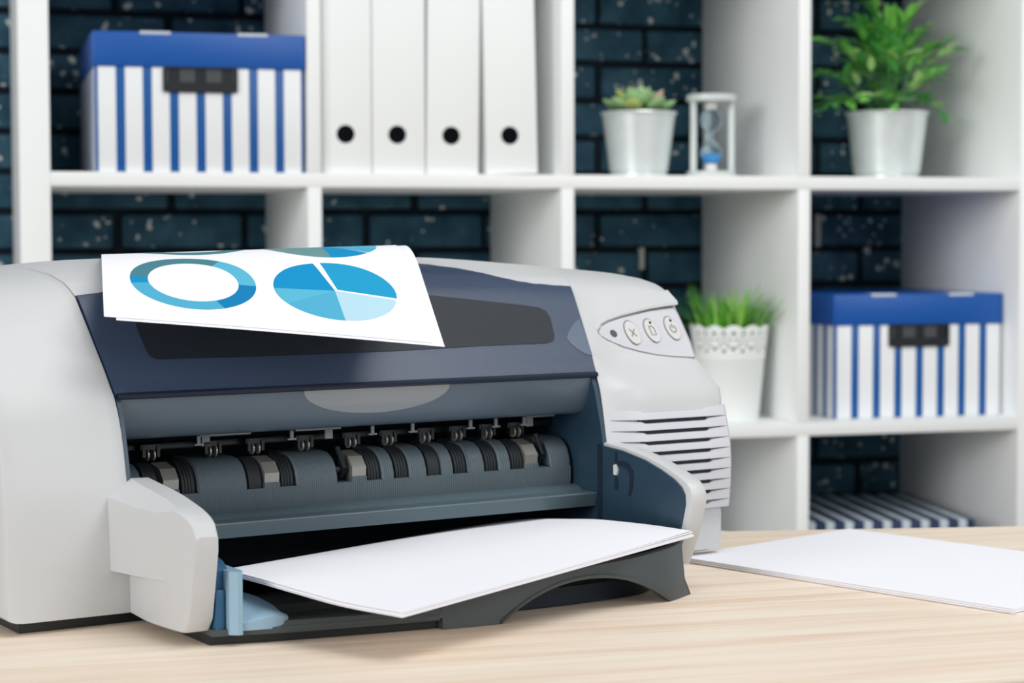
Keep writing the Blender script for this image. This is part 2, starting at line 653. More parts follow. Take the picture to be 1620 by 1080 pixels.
binder('white ring binder nearest the striped box', 35.75, 6.75, 0)
binder('white ring binder second from the striped box', 42.6, 7.3, 0)
binder('white ring binder second from the succulent, leaning slightly to the right', 50.02, 7.35, math.radians(0.75))
binder('white ring binder nearest the succulent, tilted towards its neighbours', 58.5, 7.35, math.radians(-1.2))

# ------------------------------------------------------------------ plants


def bucket(t, rt, rb, h):
    prof = [(rb*0.9, 0.0), (rb*0.98, 0.0), (rb*0.98, 0.55), (rb*0.93, 0.75), (rb, 1.0), (rt*0.97, h-0.5), (rt, h-0.45),
            (rt+0.12, h-0.2), (rt+0.05, h), (rt-0.15, h-0.05), (rt-0.35, h-0.9), (0.01, h-0.9)]
    part('pot', lathe(prof, 48), 'galvanised', t)
    part('soil', lathe([(0.01, h-1.2), (rt-0.3, h-1.2), (rt-0.3, h-0.8), (0.01, h-0.55)], 24), 'soil', t)


pot = thing('potted_succulent', 'small pale green succulent in a metal bucket beside the hourglass', 'plant', (83.6, 10, ZB))
bucket(pot, 5.45, 4.25, 9.4)


def fat_leaf(L, Wd, Th):
    st = []
    for k in range(8):
        t = k/7
        r = math.sin(math.pi*(0.10+0.86*t))**0.75
        if k == 7:
            r = 0.10
        st.append([(L*t, Wd/2*r*math.cos(a), Th/2*r*math.sin(a)+0.22*L*t*t) for a in [2*math.pi*j/10 for j in range(10)]])
    return loft(st)


FL = [mesh('leaf', *fat_leaf(4.2, 3.0, 1.5), m) for m in ('succulent', 'succulent_yellow', 'succulent_pink')]
rs = random.Random(3)
for ring_n, rad, elev, sc_, zz in ((9, 2.0, 12, 0.86, 9.7), (7, 1.2, 32, 0.8, 10.2), (5, 0.6, 55, 0.66, 10.5), (3, 0.1, 78, 0.5, 10.7)):
    for k in range(ring_n):
        a = 2*math.pi*(k+0.35*ring_n % 1)/ring_n+rs.uniform(-.15, .15)
        o = link('leaf', FL[rs.choice((0, 0, 0, 1, 1, 2)) if ring_n < 9 else rs.choice((0, 0, 1))], pot,
                 (rad*math.cos(a), rad*math.sin(a), zz), (0, -math.radians(elev+rs.uniform(-6, 6)), a))
        o.scale = (sc_,)*3
plant = thing('potted_plant', 'bushy green leafy plant in a metal bucket, top right of the shelves', 'plant', (124.4, 13, ZB))
bucket(plant, 6.2, 5.0, 10.2)


def leaf_mesh(L, Wd, m):
    V = [(0, 0, 0), (L*.3, Wd*.42, .12), (L*.3, 0, -.05), (L*.3, -Wd*.42, .12), (L*.65, Wd*.38, .05), (L*.65, 0, -.12), (L*.65, -Wd*.38, .05), (L, 0, -.35)]
    F = [[0, 2, 1], [0, 3, 2], [1, 2, 5, 4], [2, 3, 6, 5], [4, 5, 7], [5, 6, 7]]
    return mesh('leaf', V, F, m, True, 60, fix=False)


LF = [leaf_mesh(3.4, 1.45, m) for m in ('leaf_a', 'leaf_b', 'leaf_c')]
rp = random.Random(11)
nl = 0
STEMS = 42
for s in range(STEMS):
    a = 2*math.pi*s*0.381966+0.3
    q = ((s+0.5)/STEMS)**0.6
    out = 11.2*q*rp.uniform(0.85, 1.15)
    if math.cos(a) < -0.3:
        out *= 0.98
    hgt = 12.0*(1-q*q)**0.5*rp.uniform(0.72, 1.1)+rp.uniform(0.5, 3.0)
    if q > 0.55 and s % 3 == 0:
        hgt = rp.uniform(0.5, 6)
    if q > 0.93:
        hgt = rp.uniform(-1.5, 3)
    base = Vector((1.6*q*math.cos(a), 1.6*q*math.sin(a), 9.4))
    tip = Vector((out*math.cos(a)-0.3, out*math.sin(a)*0.85, 10.2+hgt))
    ctrl = Vector((out*0.45*math.cos(a), out*0.45*math.sin(a), 10.2+max(hgt, 4)*0.85))
    pts = [(1-t)**2*base+2*t*(1-t)*ctrl+t*t*tip for t in [k/6 for k in range(7)]]
    st = []
    for i, p in enumerate(pts):
        d = (pts[min(i+1, 6)]-pts[max(i-1, 0)]).normalized()
        e = d.orthogonal().normalized()
        g = d.cross(e)
        st.append([tuple(p+0.09*(e*math.cos(x)+g*math.sin(x))) for x in (0, 2.09, 4.19)])
    part('stem', loft(st), 'stem', plant)
    for i in range(7):
        t = 0.45+0.55*i/6
        p = (1-t)**2*base+2*t*(1-t)*ctrl+t*t*tip
        d = (2*(1-t)*(ctrl-base)+2*t*(tip-ctrl)).normalized()
        az = math.atan2(d.y, d.x)+(0 if i == 6 else (1 if i % 2 else -1)*rp.uniform(.5, 1.2))
        el = math.asin(max(-1, min(1, d.z)))*0.6+rp.uniform(-.25, .5)
        o = link('leaf', LF[rp.choice((0, 0, 1, 1, 2))], plant, p, (rp.uniform(-.5, .5), -el, az))
        o.scale = (rp.uniform(0.9, 1.3),)*3
# grass in the lace pot
gp = thing('potted_plant', 'upright green grass in a white lace-rimmed pot behind the printer', 'plant', (97.6, 9.6, ZL))
part('pot', lathe([(0.01, 0), (4.2, 0), (4.35, 0.2), (5.18, 9.0), (5.3, 9.15), (5.32, 9.5), (5.22, 9.6), (5.05, 9.6), (4.9, 9.2), (4.1, 0.8), (0.01, 0.8)], 48), 'lace_white', gp)
NA, NB = 144, 18


def lace():
    V, F, keep = [], [], []
    for i in range(NA):
        a = 2*math.pi*i/NA
        sc0 = abs(math.sin(a*6))
        for j in range(NB+1):
            t = j/NB
            zz = 9.55+t*(3.9+0.55*sc0)
            r = 5.25+0.55*(zz-9.55)/4.4
            V.append((r*math.cos(a), r*math.sin(a), zz))
    for i in range(NA):
        for j in range(NB):
            u = ((i+0.5)/NA*12) % 1.0
            y = (j+0.5)/NB*4.2
            hole = False
            x = (u-0.5)*2.75
            for hx, hy, hr in ((0, 0.95, .24), (0.62, 1.25, .19), (-0.62, 1.25, .19), (0.98, 1.9, .17), (-0.98, 1.9, .17), (0, 3.1, .27), (1.375, 3.5, .22), (-1.375, 3.5, .22),
                               (1.375, 0.6, .26), (-1.375, 0.6, .26), (0.45, 2.2, .17), (-0.45, 2.2, .17), (0.72, 3.0, .16), (-0.72, 3.0, .16), (1.375, 2.6, .17), (-1.375, 2.6, .17)):
                if (x-hx)**2+(y-hy)**2 < hr*hr:
                    hole = True
            if not hole:
                k = (i+1) % NA
                F.append([i*(NB+1)+j, k*(NB+1)+j, k*(NB+1)+j+1, i*(NB+1)+j+1])
    return V, F


lo = part('lace_rim', lace(), 'lace_white', gp, angle=60)
md = lo.modifiers.new('thickness', 'SOLIDIFY')
md.thickness = 0.0018
md.offset = -1
part('liner', lathe([(4.7, 9.4), (5.1, 13.0), (4.95, 13.0), (4.5, 9.4)], 32, caps=False), 'liner', gp)
part('soil', lathe([(0.01, 9.3), (4.8, 9.3), (4.9, 11.9), (0.01, 12.3)], 24), 'soil', gp)


def blade(L, Wd, bend, m):
    V, F = [], []
    for k in range(6):
        t = k/5
        w = Wd*(1-t**1.6)*0.5+0.01
        x = bend*t*t
        zz = L*t*(1-0.12*t*bend/4)
        V += [(x, -w, zz), (x+0.06, 0, zz), (x, w, zz)]
    for k in range(5):
        for j in (0, 1):
            F.append([3*k+j, 3*k+j+1, 3*k+j+4, 3*k+j+3])
    return mesh('grass_blade', V, F, m, True, 80, fix=False)


BL = [blade(L, .62, b, m) for L, b, m in ((8.0, 1.2, 'grass_a'), (7.0, 2.6, 'grass_b'), (7.6, 0.5, 'grass_c'), (6.6, 3.4, 'grass_a'), (7.4, 1.8, 'grass_b'))]
rg = random.Random(5)
for k in range(150):
    a = rg.uniform(0, 2*math.pi)
    q = math.sqrt(rg.random())
    o = link('grass_blade', BL[rg.randrange(5)], gp, (4.6*q*math.cos(a), 4.6*q*math.sin(a), 11.3), (rg.uniform(-.15, .15), 0.08+0.32*q*rg.random(), a+rg.uniform(-.5, .5)))
    s = rg.uniform(0.8, 1.2)
    o.scale = (1, 1, s)

# ------------------------------------------------------------------ hourglass
hg = thing('hourglass', 'clear hourglass with blue sand between the succulent and the divider', 'hourglass', (94.8, 10, ZB))
for z0, z1 in ((0, 0.95), (11.1, 12.1)):
    part('end_plate', lathe([(0.01, z0), (3.5, z0), (3.65, z0+.12), (3.65, z1-.12), (3.5, z1), (0.01, z1)], 40), 'acrylic', hg)
for a in (190, 350, 80):
    x, y = 3.0*math.cos(math.radians(a)), 3.0*math.sin(math.radians(a))
    part('post', lathe([(0.01, .95), (.5, .95), (.5, 11.1), (0.01, 11.1)], 16, x, y), 'acrylic', hg)
bulb = [(0.55, 1.9), (1.0, 2.1), (1.5, 2.8), (1.62, 3.5), (1.45, 4.3), (0.9, 5.1), (0.3, 5.7), (0.22, 6.0), (0.3, 6.3), (0.9, 6.9), (1.45, 7.7), (1.62, 8.5), (1.5, 9.2), (1.0, 9.9), (0.55, 10.1)]
part('glass_bulb', lathe(bulb, 32), 'glass', hg)
part('sand', lathe([(0.5, 2.0), (0.95, 2.2), (1.42, 2.9), (1.5, 3.2), (0.8, 3.55), (0.01, 3.75)], 24), 'sand', hg, label='bright blue sand')
for z0, z1 in ((0.95, 2.05), (9.95, 11.1)):
    part('bulb_cap', lathe([(0.01, z0), (0.75, z0), (0.95, (z0+z1)/2), (0.8, z1), (0.01, z1)], 24), 'cap', hg)

# ------------------------------------------------------------------ printer (local frame: u right, v back, w up)
PR_O = (-8.87, -139.46, DZ)
PR_A = math.radians(17.05)
pr = thing('inkjet_printer', 'large grey inkjet printer with dark blue cover and open paper tray', 'printer', PR_O, PR_A)
WS = [.8, 2, 3.9, 4.0, 4.1, 6, 7.6, 9, 10, 11, 12.2, 13, 13.4, 13.8, 14.4, 15.2, 15.8, 16.6, 18.6, 20.7]
FM = [0, 0, .03, .03, .03, .12, .25, .45, .7, .95, 1.3, 1.55, 1.7, 1.9, 2.2, 2.8, 3.2, 3.8, 5.5, 7.25]
PRV = [.4, .4, .4, -.05, -.3, -.5, -.55, -.45, -.2, .05, .42, .6, .78, 1.4, 2.25, 3.35, 3.9, 4.3, 5.8, 7.4]
BACK = [(8.0, 21.3), (8.8, 21.8), (10.5, 22.4), (13, 22.85), (16, 23.05), (19, 23.0), (21.5, 22.3), (23.5, 20.6), (24.6, 18), (25, 14), (25, .8)]
ARCH = [(0, .76), (5, .86), (9, .97), (13, 1.03), (25, 1.05), (36, 1.02), (41, .96), (46, .84), (50, .74), (54, .63), (56.5, .52)]
SUL = [(4.0, 8.2), (12, 8.2), (14.4, 8.1), (16.6, 7.85), (18.6, 7.66), (20.7, 7.45)]
SUR = [(4.0, 45.6), (9.7, 45.6), (12, 45.7), (14.4, 45.8), (16.6, 46.2), (18.6, 46.6), (20.7, 47.0)]


def arch(u, w):
    return w if w <= 20 else 20+(w-20)*smooth_tab(u, ARCH)


PROF = [(v, w) for v, w in zip(FM, WS)] + BACK
NF = len(WS)


def pv(i):
    """profile point by float index"""
    i = max(0, min(len(PROF)-1.0001, i))
    k = int(i)
    t = i-k
    return PROF[k][0]*(1-t)+PROF[k+1][0]*t, PROF[k][1]*(1-t)+PROF[k+1][1]*t


def seamL(k):
    return lerp_tab(PROF[k][1], SUL) if k < NF else lerp_tab(PROF[k][0], [(7.2, 7.45), (11, 6.7), (15, 5.7), (20, 5.4), (25, 5.4)])


def seamR(k):
    return lerp_tab(PROF[k][1], SUR) if k < NF else lerp_tab(PROF[k][0], [(7.2, 47.0), (10, 47.9), (13, 48.7), (20, 49.2), (25, 49.2)])


# left shell
st = []
for t, ins in ((0.0, .8), (.012, .45), (.04, .18), (.085, .04), (.14, 0), (.3, 0), (.5, 0), (.7, 0), (.9, 0), (.985, 0), (1.0, .05)):
    ring = []
    pl = inset([(v, w) for v, w in PROF], ins) if ins else PROF
    for k, (v, w) in enumerate(pl):
        u1 = seamL(k)
        u = t*u1
        ring.append((u, v, arch(max(u, 0), w)))
    st.append(ring)
part('side_shell', loft(st), 'shell', pr, angle=28, label='plain light grey side shell')


def bR(u):
    b = max(0, min(1, (u-45.8)/3))
    return b*b*(3-2*b)


def vR(u, w, rec=0.0):
    a = lerp_tab(w, list(zip(WS, FM)))
    c = lerp_tab(w, list(zip(WS, PRV)))
    b = bR(u)
    return a*(1-b)+c*b+rec


# right shell, recessed by 4 mm behind the louvres
st = []
for t, ins in ((0.0, .05), (.015, 0), (.06, 0), (.12, 0), (.2, 0), (.28, 0), (.4, 0), (.55, 0), (.7, 0), (.84, 0), (.91, 0.03), (.955, .14), (.985, .4), (1.0, .8)):
    ring = []
    base = []
    for k in range(len(PROF)):
        u0 = seamR(k)
        u = u0+t*(56.6-u0)
        if k < NF:
            w = WS[k]
            rec = 0.42*bR(u+0.6) if 4.05 < w < 12.0 else 0.0
            base.append((u, vR(u, w, rec), w))
        else:
            base.append((u, PROF[k][0]+0.15*bR(u), PROF[k][1]))
    if ins:
        p2 = inset([(b_[1], b_[2]) for b_ in base], ins)
        base = [(b_[0], *q) for b_, q in zip(base, p2)]
    st.append([(u, v, arch(u, w)) for u, v, w in base])
part('side_shell', loft(st), 'shell', pr, angle=22, label='light grey side shell with buttons and louvres')
# louvres
part('vent_shade', loft([[(u, vR(u, w, 0.26), w) for w in (5.2, 7, 9, 11, 12.6)] + [(u, vR(u, w, 0.6), w) for w in (12.6, 11, 9, 7, 5.2)] for u in (48.3, 49.5, 51, 53, 54.6)]), 'cavity', pr)  # dark insert stands in for the shade behind the louvre gaps
for i in range(11):
    wl = 12.62-0.79*i-0.79
    wh = wl+0.79
    if i == 0:
        wl, wh = 12.62, 13.25
        continue
    wl2 = wl if i < 10 else 4.08
    us = [46.0, 47.2, 48.4, 48.75, 50.5, 52.5, 54.35, 54.7, 55.6, 56.25, 56.5]
    gp_ = [0.03, 0.1, 0.16, 0.30, 0.30, 0.30, 0.30, 0.15, 0.08, 0.02, 0.02]
    st = []
    for u, g in zip(us, gp_):
        e = 0.2 if u > 56.4 else 0
        hi = wh-g
        e += lerp_tab(u, [(46, .09), (47.2, .04), (48.4, 0)])
        tl = lerp_tab(u, [(46, 0.02), (48.4, 1), (54.7, 1), (56.3, 0.1)])
        st.append([(u, vR(u, wl2)+e-0.04*tl, wl2), (u, vR(u, (wl2+hi)/2)+e, (wl2+hi)/2), (u, vR(u, hi)+0.10*tl+e, hi), (u, vR(u, hi)+0.46, hi), (u, vR(u, wl2)+0.46, wl2)])
    part('louvre', loft(st), 'shell_panel', pr, angle=30)
# control panel
PANEL = [(47.63, 17.43), (48.23, 17.88), (48.98, 18.14), (50.33, 18.44), (51.64, 18.65), (53.3, 18.91), (54.92, 19.07), (55.9, 19.15), (56.0, 18.3), (56.0, 17.4),
         (56.0, 16.3), (55.9, 15.25), (54.12, 15.36), (52.45, 15.55), (50.86, 15.88), (49.52, 16.25), (48.35, 16.75), (47.76, 17.1)]


def plate(outline, surf, off, th, rings=6):
    """plate that follows surf(u, w), filled from its centre"""
    cu = sum(p[0] for p in outline)/len(outline)
    cw = sum(p[1] for p in outline)/len(outline)
    n = len(outline)
    V, F = [], []
    for r in range(rings+1):
        t = 1-r/(rings+0.001)*0.999
        for u, w in outline:
            uu, ww = cu+(u-cu)*t, cw+(w-cw)*t
            V.append((uu, surf(uu, ww)-off, ww))
    for r in range(rings):
        for i in range(n):
            j = (i+1) % n
            F.append([r*n+i, r*n+j, (r+1)*n+j, (r+1)*n+i])
    F.append([rings*n+i for i in range(n)])
    b = len(V)
    for u, w in outline:
        V.append((u, surf(u, w)-off+th, w))
    for i in range(n):
        j = (i+1) % n
        F.append([i, b+i, b+j, j])
    F.append([b+i for i in range(n)][::-1])
    return V, F


part('panel_seam', plate(PANEL, vR, 0.03, 0.3), 'mark', pr)
cp = part('control_panel', plate(inset(PANEL, 0.07), vR, 0.07, 0.3), 'shell_panel', pr)
brow = []
for i, (u, w) in enumerate([(47.6, 17.5), (48.23, 17.95), (48.98, 18.22), (50.33, 18.53), (51.64, 18.75), (53.3, 19.02), (54.92, 19.18), (56.1, 19.27)]):
    h = 0.10+0.05*i
    d = 0.05+0.055*i
    v = vR(u, w)
    brow.append([(u, v-0.02, w-0.06), (u, v-d, w+0.05), (u, v-d*0.85, w+h*0.7), (u, vR(u, w+h*2.6)+0.04, w+h*2.6), (u, v+0.5, w+h)])
part('panel_brow', loft(brow), 'shell', pr, angle=40)


def ellipse(cu, cw, a, b, n=26, tilt=0.0):
    out = []
    for k in range(n):
        x, y = a*math.cos(2*math.pi*k/n), b*math.sin(2*math.pi*k/n)
        out.append((cu+x*math.cos(tilt)-y*math.sin(tilt), cw+x*math.sin(tilt)+y*math.cos(tilt)))
    return out


def stroke(pts, wd, surf, off, closed=False):
    V, F = [], []
    n = len(pts)
    for i, p in enumerate(pts):
        a = pts[i-1] if (i > 0 or closed) else p
        b = pts[(i+1) % n] if (i < n-1 or closed) else p
        d = Vector((b[0]-a[0], b[1]-a[1])).normalized()
        nx, ny = -d.y*wd/2, d.x*wd/2
        for s in (1, -1):
            for o in (off, off-0.02):
                x, y = p[0]+nx*s, p[1]+ny*s
                V.append((x, surf(x, y)-o, y))
    for i in range(n if closed else n-1):
        k, m_ = 4*i, 4*((i+1) % n)
        F += [[k, m_, m_+2, k+2], [k, k+1, m_+1, m_], [k+2, m_+2, m_+3, k+3], [k+1, k+3, m_+3, m_+1]]
    return V, F


for i, (u, w) in enumerate(((50.85, 17.3), (52.76, 17.4), (54.79, 17.53))):
    rim = part('button_rim', plate(ellipse(u, w, 0.68, 0.93), vR, 0.09, 0.2, 3), 'mark', cp)
    b = part('button', plate(ellipse(u, w, 0.6, 0.85), vR, 0.2, 0.3, 3), 'button', cp)
    if i == 0:
        for s in (1, -1):
            part('cancel_mark', stroke([(u-0.24, w-0.28*s), (u+0.24, w+0.28*s)], 0.07, vR, 0.235), 'mark', cp)
    elif i == 1:
        part('page_mark', stroke([(u-0.2, w-0.3), (u+0.22, w-0.3), (u+0.22, w+0.2), (u+0.05, w+0.34), (u-0.2, w+0.34)], 0.07, vR, 0.235, True), 'mark', cp)
    else:
        part('power_mark', join(stroke([(u+0.27*math.sin(a), w-0.02+0.27*math.cos(a)) for a in [0.6+k*0.318 for k in range(17)]], 0.07, vR, 0.235),
                                stroke([(u, w), (u, w+0.34)], 0.07, vR, 0.235)), 'mark', cp)
    if i:
        part('indicator', plate(ellipse(u+0.08, w+0.6, 0.09, 0.1, 12), vR, 0.24, 0.1, 1), 'hole', cp)
part('status_light', plate(ellipse(49.1, 17.28, 0.3, 0.27, 20), vR, 0.11, 0.2, 2), 'led', cp)
# hood and cover
CTOP = [(7.4, 20.75), (10, 21.02), (15, 21.9), (19, 22.5), (26, 22.72), (33, 22.68), (35.5, 22.55), (39, 22.0), (42.6, 21.2), (47.2, 20.75)]
DEN = [pv(i*0.1) for i in range(int((len(PROF)-1)*10))]


def q_of_w(u, wt):
    for i, (v, w) in enumerate(DEN):
        if v < 17 and arch(u, w) >= wt:
            return i*0.1
    return 24.0


def ends(q):
    k = int(q)
    t = q-k
    return seamL(k)*(1-t)+seamL(min(k+1, len(PROF)-1))*t, seamR(k)*(1-t)+seamR(min(k+1, len(PROF)-1))*t


def S(u, q, off=0.0):
    v, w = pv(q)
    v2, w2 = pv(q+0.3)
    v1, w1 = pv(q-0.3)
    d = Vector((v2-v1, w2-w1)).normalized()
    return (u, v-d.y*off, arch(u, w)+d.x*off)


QB = 14.12


def cover_fn(off):
    def f(a, b):
        um = 7.45+a*39.5
        qt = q_of_w(um, smooth_tab(um, CTOP))-0.12
        q = QB+(qt-QB)*b
        l, r = ends(q)
        return S(l+0.1+a*(r-l-0.2), q, off)
    return f


def closed_shell(f1, f2, na, nb):
    V1, F1 = grid(f1, na, nb)
    V2, _ = grid(f2, na, nb)
    n = len(V1)
    F = [f[:] for f in F1]+[[i+n for i in f[::-1]] for f in F1]
    w = nb+1
    rim = [i*w for i in range(na+1)]+[na*w+j for j in range(1, nb+1)]+[i*w+nb for i in range(na-1, -1, -1)]+[j for j in range(nb-1, 0, -1)]
    for a, b in zip(rim, rim[1:]+rim[:1]):
        F.append([a, b, b+n, a+n])
    return V1+V2, F


cover = part('cover', closed_shell(cover_fn(0.12), cover_fn(-0.3), 60, 24), 'cover', pr, angle=40)


def hood_fn(off):
    def f(a, b):
        um = 7.45+a*39.5
        qt = q_of_w(um, smooth_tab(um, CTOP))+0.03
        q = qt+(len(PROF)-1.01-qt)*b
        l, r = ends(q)
        return S(l+0.05+a*(r-l-0.1), q, off)
    return f


part('hood', closed_shell(hood_fn(0.03), hood_fn(-0.3), 48, 40), 'shell', pr, angle=40)


def coverS(u, w):
    return lerp_tab(w, [(14.4, 2.2), (15.2, 2.8), (15.8, 3.2), (16.6, 3.8), (18.6, 5.5), (20.7, 7.25), (21.3, 8.0)])


def coverS2(u, w):
    return coverS(u, w)-0.165


win = [(11.6, 16.65), (20, 16.6), (29.3, 16.62), (36.7, 16.75), (42.4, 16.78), (43.1, 16.95), (43.35, 17.3), (43.72, 18.6), (43.6, 19.05), (43.1, 19.35), (41.2, 19.62), (39.4, 19.82), (36.5, 20.15), (34.4, 20.38),
       (27, 20.6), (20, 20.38), (15, 19.82), (11.4, 19.3), (10.95, 18.9), (10.98, 18.3), (11.1, 17.1), (11.3, 16.8)]
part('window_panel', plate(win, coverS2, 0.03, 0.1, 8), 'cover_window', cover, label='smoky dark window strip')
nt_ = [(45.95, 15.75), (45.3, 15.95), (44.75, 16.35), (44.4, 16.8), (44.35, 17.1), (44.6, 17.4), (45.1, 17.8), (45.7, 18.2), (46.25, 18.45), (46.2, 17.6), (46.08, 16.7)]
part('finger_notch', plate(nt_, coverS2, 0.03, 0.08, 4), 'notch', cover)
part('cover_edge', loft([[(u, 2.02, 14.62), (u, 1.88, 14.5), (u, 1.88, 14.32), (u, 2.1, 14.2), (u, 2.7, 14.25), (u, 2.7, 14.7)] for u in (8.25, 20, 33, 45.7)]), 'cover_edge', cover)
# front bar
BARP = [(2.22, 14.22), (2.28, 13.8), (2.5, 13.1), (2.85, 12.4), (3.25, 11.8), (3.55, 11.55), (4.0, 11.42), (5.5, 11.5), (5.5, 14.22)]
bar = part('front_bar', loft([[(u, v, w) for v, w in BARP] for u in (8.3, 15, 22, 30, 38, 45.25)]), 'bar', pr)


def barS(u, w):
    return lerp_tab(w, [(11.55, 3.55), (11.8, 3.25), (12.4, 2.85), (13.1, 2.5), (13.8, 2.28), (14.3, 2.2)])


gr = [(27.35+5.75*math.cos(math.pi+k*math.pi/24), 14.2+1.78*math.sin(math.pi+k*math.pi/24)) for k in range(25)]
part('finger_grip', plate(gr, barS, 0.05, 0.1, 6), 'grip', bar, label='pale grey half-moon finger grip')
# cavity
wallp = [(v+0.08, w) for v, w in zip(FM, WS) if w <= 14.4]+[(13, 14.4), (13, .8)]
part('inner_wall', prism_u(wallp, 45.25, 45.6), 'inner_blue', pr)
part('inner_wall', prism_u(wallp, 8.2, 8.5), 'inner_blue', pr)
part('cavity_back', box(8.4, 45.4, 12.6, 13, .8, 15), 'cavity', pr)
part('cavity_roof', box(8.5, 45.25, 5.5, 12.6, 13.6, 14.0), 'cavity', pr)
# ledge
part('delivery_ledge', loft([[(u, v, w) for v, w in ((1.2, 5.7), (1.25, 5.78), (1.4, 5.76), (3.2, 5.76), (3.6, 6.0), (4.5, 6.1), (4.5, 5.4), (1.9, 5.4), (2.1, 4.75), (1.5, 4.75))] for u in (8.5, 20, 32, 45.2)]), 'ledge', pr, angle=30)
# feed guide with slots, rollers and brackets
GL = [(4.42, 6.0), (4.34, 6.6), (4.36, 7.5), (9, 7.5), (9, 6.0)]
part('feed_guide', loft([[(u, v, w) for v, w in GL] for u in (8.55, 20, 32, 44.9)]), 'guide', pr)
GU = [(4.36, 7.45), (4.42, 8.0), (4.7, 8.7), (5.15, 9.2), (5.8, 9.5), (6.8, 9.6), (9, 9.6), (9, 7.45)]
slots = [(10.85, 14.75), (18.4, 22.1), (25.3, 28.82), (29.82, 31.05), (32.48, 33.72), (34.7, 35.93), (37.36, 38.58), (39.62, 43.1)]
edge = 8.55
for a, b in slots+[(44.9, None)]:
    part('guide_segment', loft([[(u, *p) for p in (inset(GU, i) if i else GU)] for u, i in ((edge, .12), (edge+.1, 0), (a-.1, 0), (a, .12))]), 'guide', pr)
    edge = b
rough_roll = [(11.5, 0), (14.12, 1), (19.02, 0), (21.45, 1), (28.2, 1), (30.43, 1), (33.1, 0), (35.31, 1), (37.97, 1), (40.22, 1)]


def roller(grooved):
    rp_ = [(-.52, 1.66), (-.46, 1.85)]
    if grooved:
        for k in range(4):
            a = -.44+k*.22
            rp_ += [(a, 1.88), (a+.165, 1.88), (a+.175, 1.78), (a+.215, 1.78)]
        rp_ = rp_[:-2]
    rp_ += [(.46, 1.85), (.52, 1.66)]
    return mesh('roller', *tube_u(rp_, 36), 'rubber', True, 30)


RM = [roller(False), roller(True)]
for u, g in rough_roll:
    link('roller', RM[g], pr, (u, 6.38, 7.68))
for u in (12.85, 20.25, 27.0, 41.45):
    part('roller_bracket', loft([[(u-.55, v, w) for v, w in ((4.5, 7.6), (4.45, 8.5), (5.1, 9.2), (6.6, 9.5), (6.6, 7.6))], [(u+.55, v, w) for v, w in ((4.5, 7.6), (4.45, 8.5), (5.1, 9.2), (6.6, 9.5), (6.6, 7.6))]]), 'steel', pr, angle=20)
    part('bracket_foot', box(u-.6, u+.6, 4.36, 6, 7.2, 7.85, .08), 'guide', pr)
for u in (25.85, 42.5):
    part('release_lever', join(rod((u, 5.6, 7.3), (u+.2, 4.9, 8.4), .22), rod((u+.2, 4.9, 8.4), (u-.1, 5.4, 9.9), .2), rod((u-.35, 5.4, 8.3), (u+.5, 5.2, 8.3), .3)), 'mechanism', pr)
part('roller_shaft', tube_u([(8.6, .45), (44.8, .45)], 14, 6.35, 7.72), 'mechanism', pr)
part('carriage_rail', box(8.6, 45.2, 8.6, 9.3, 11.6, 12.3, .1), 'mechanism', pr)
part('pinch_bar', box(8.6, 45.2, 7.4, 8.0, 10.2, 10.75, .15), 'mechanism', pr)
for u in (12.2, 16.7, 19.9, 23.7, 27.4, 30.4, 33.5, 36.2, 38.8, 41.3):
    sw = part('star_wheel_holder', join(box(u-.75, u+.75, 6.3, 7.4, 10.35, 10.8, .1), box(u-.62, u-.4, 6.2, 6.8, 9.9, 10.6), box(u+.4, u+.62, 6.2, 6.8, 9.9, 10.6)), 'mechanism', pr)
    for s in (-.22, .22):
        part('star_wheel', tube_u([(u+s-.05, .1), (u+s-.05, .42), (u+s+.05, .42), (u+s+.05, .1)], 14, 6.5, 10.05), 'steel', sw)
for u0, u1, foot in ((15.8, 19.6, 16.2), (23.0, 26.6, 25.6), (42.2, 44.8, 42.5)):
    part('spring_clip', join(box(u0, u1, 6.35, 6.6, 11.05, 11.3, .05), box(foot-.3, foot+.3, 6.3, 6.5, 10.4, 11.1, .03)), 'clip', pr)
for u in (15.6, 22.6, 29.0, 32.3, 37.2, 39.4, 41.9):
    part('clip_tab', join(box(u-.3, u+.35, 6.1, 6.3, 10.5, 10.62), box(u-.12, u+.12, 6.1, 6.25, 10.6, 11.15)), 'clip', pr)
# base
FRONT = [(9.6, -9.2), (13.6, -10.3), (18, -11.2), (21.5, -11.8), (28, -12.6), (35, -12.9), (41.7, -12.1), (44.7, -10.6)]


def fr(u):
    return smooth_tab(u, FRONT)


tf = [(u, fr(u)) for u in [9.7+k*35.4/40 for k in range(41)]]
part('tray_base', prism_z([(u, v+0.5) for u, v in tf if u < 26]+[(26, -6), (44, -6), (44, 12), (9.7, 12)], 0.02, 0.6), 'tray_dark', pr)
part('tray_floor', prism_z([(u, v+3.9 if u > 24 else v) for u, v in tf if u < 44.4]+[(44.4, 12), (9.7, 12)], 0.6, 1.0), 'tray', pr)
part('tray_lip', closed_shell(lambda a, b: (11.6+a*12.4, fr(11.6+a*12.4)-0.02+0.2*b, 0.75+b*0.55), lambda a, b: (11.6+a*12.4, fr(11.6+a*12.4)+1.1-0.2*b, 0.75+b*0.55), 20, 2), 'tray', pr)
part('tray_rib', loft([[(u, v, w) for v, w in ((-6.6, 1.0), (-6.6, 1.55), (-6.2, 1.7), (-3.5, 1.7), (-3.5, 1.0))] for u in (14.5, 30, 44.5)]), 'tray', pr)


def arch_b(u):
    t = (u-34.9)/6.95
    return 0.03 if abs(t) >= 1 else max(0.03, 2.28*(1-abs(t)**2.1))


def top_t(u):
    return lerp_tab(u, [(24, 1.6), (26, 2.3), (30, 2.75), (36, 3.1), (42, 3.45), (44.8, 3.7)])


US = [24+k*20.7/64 for k in range(65)]


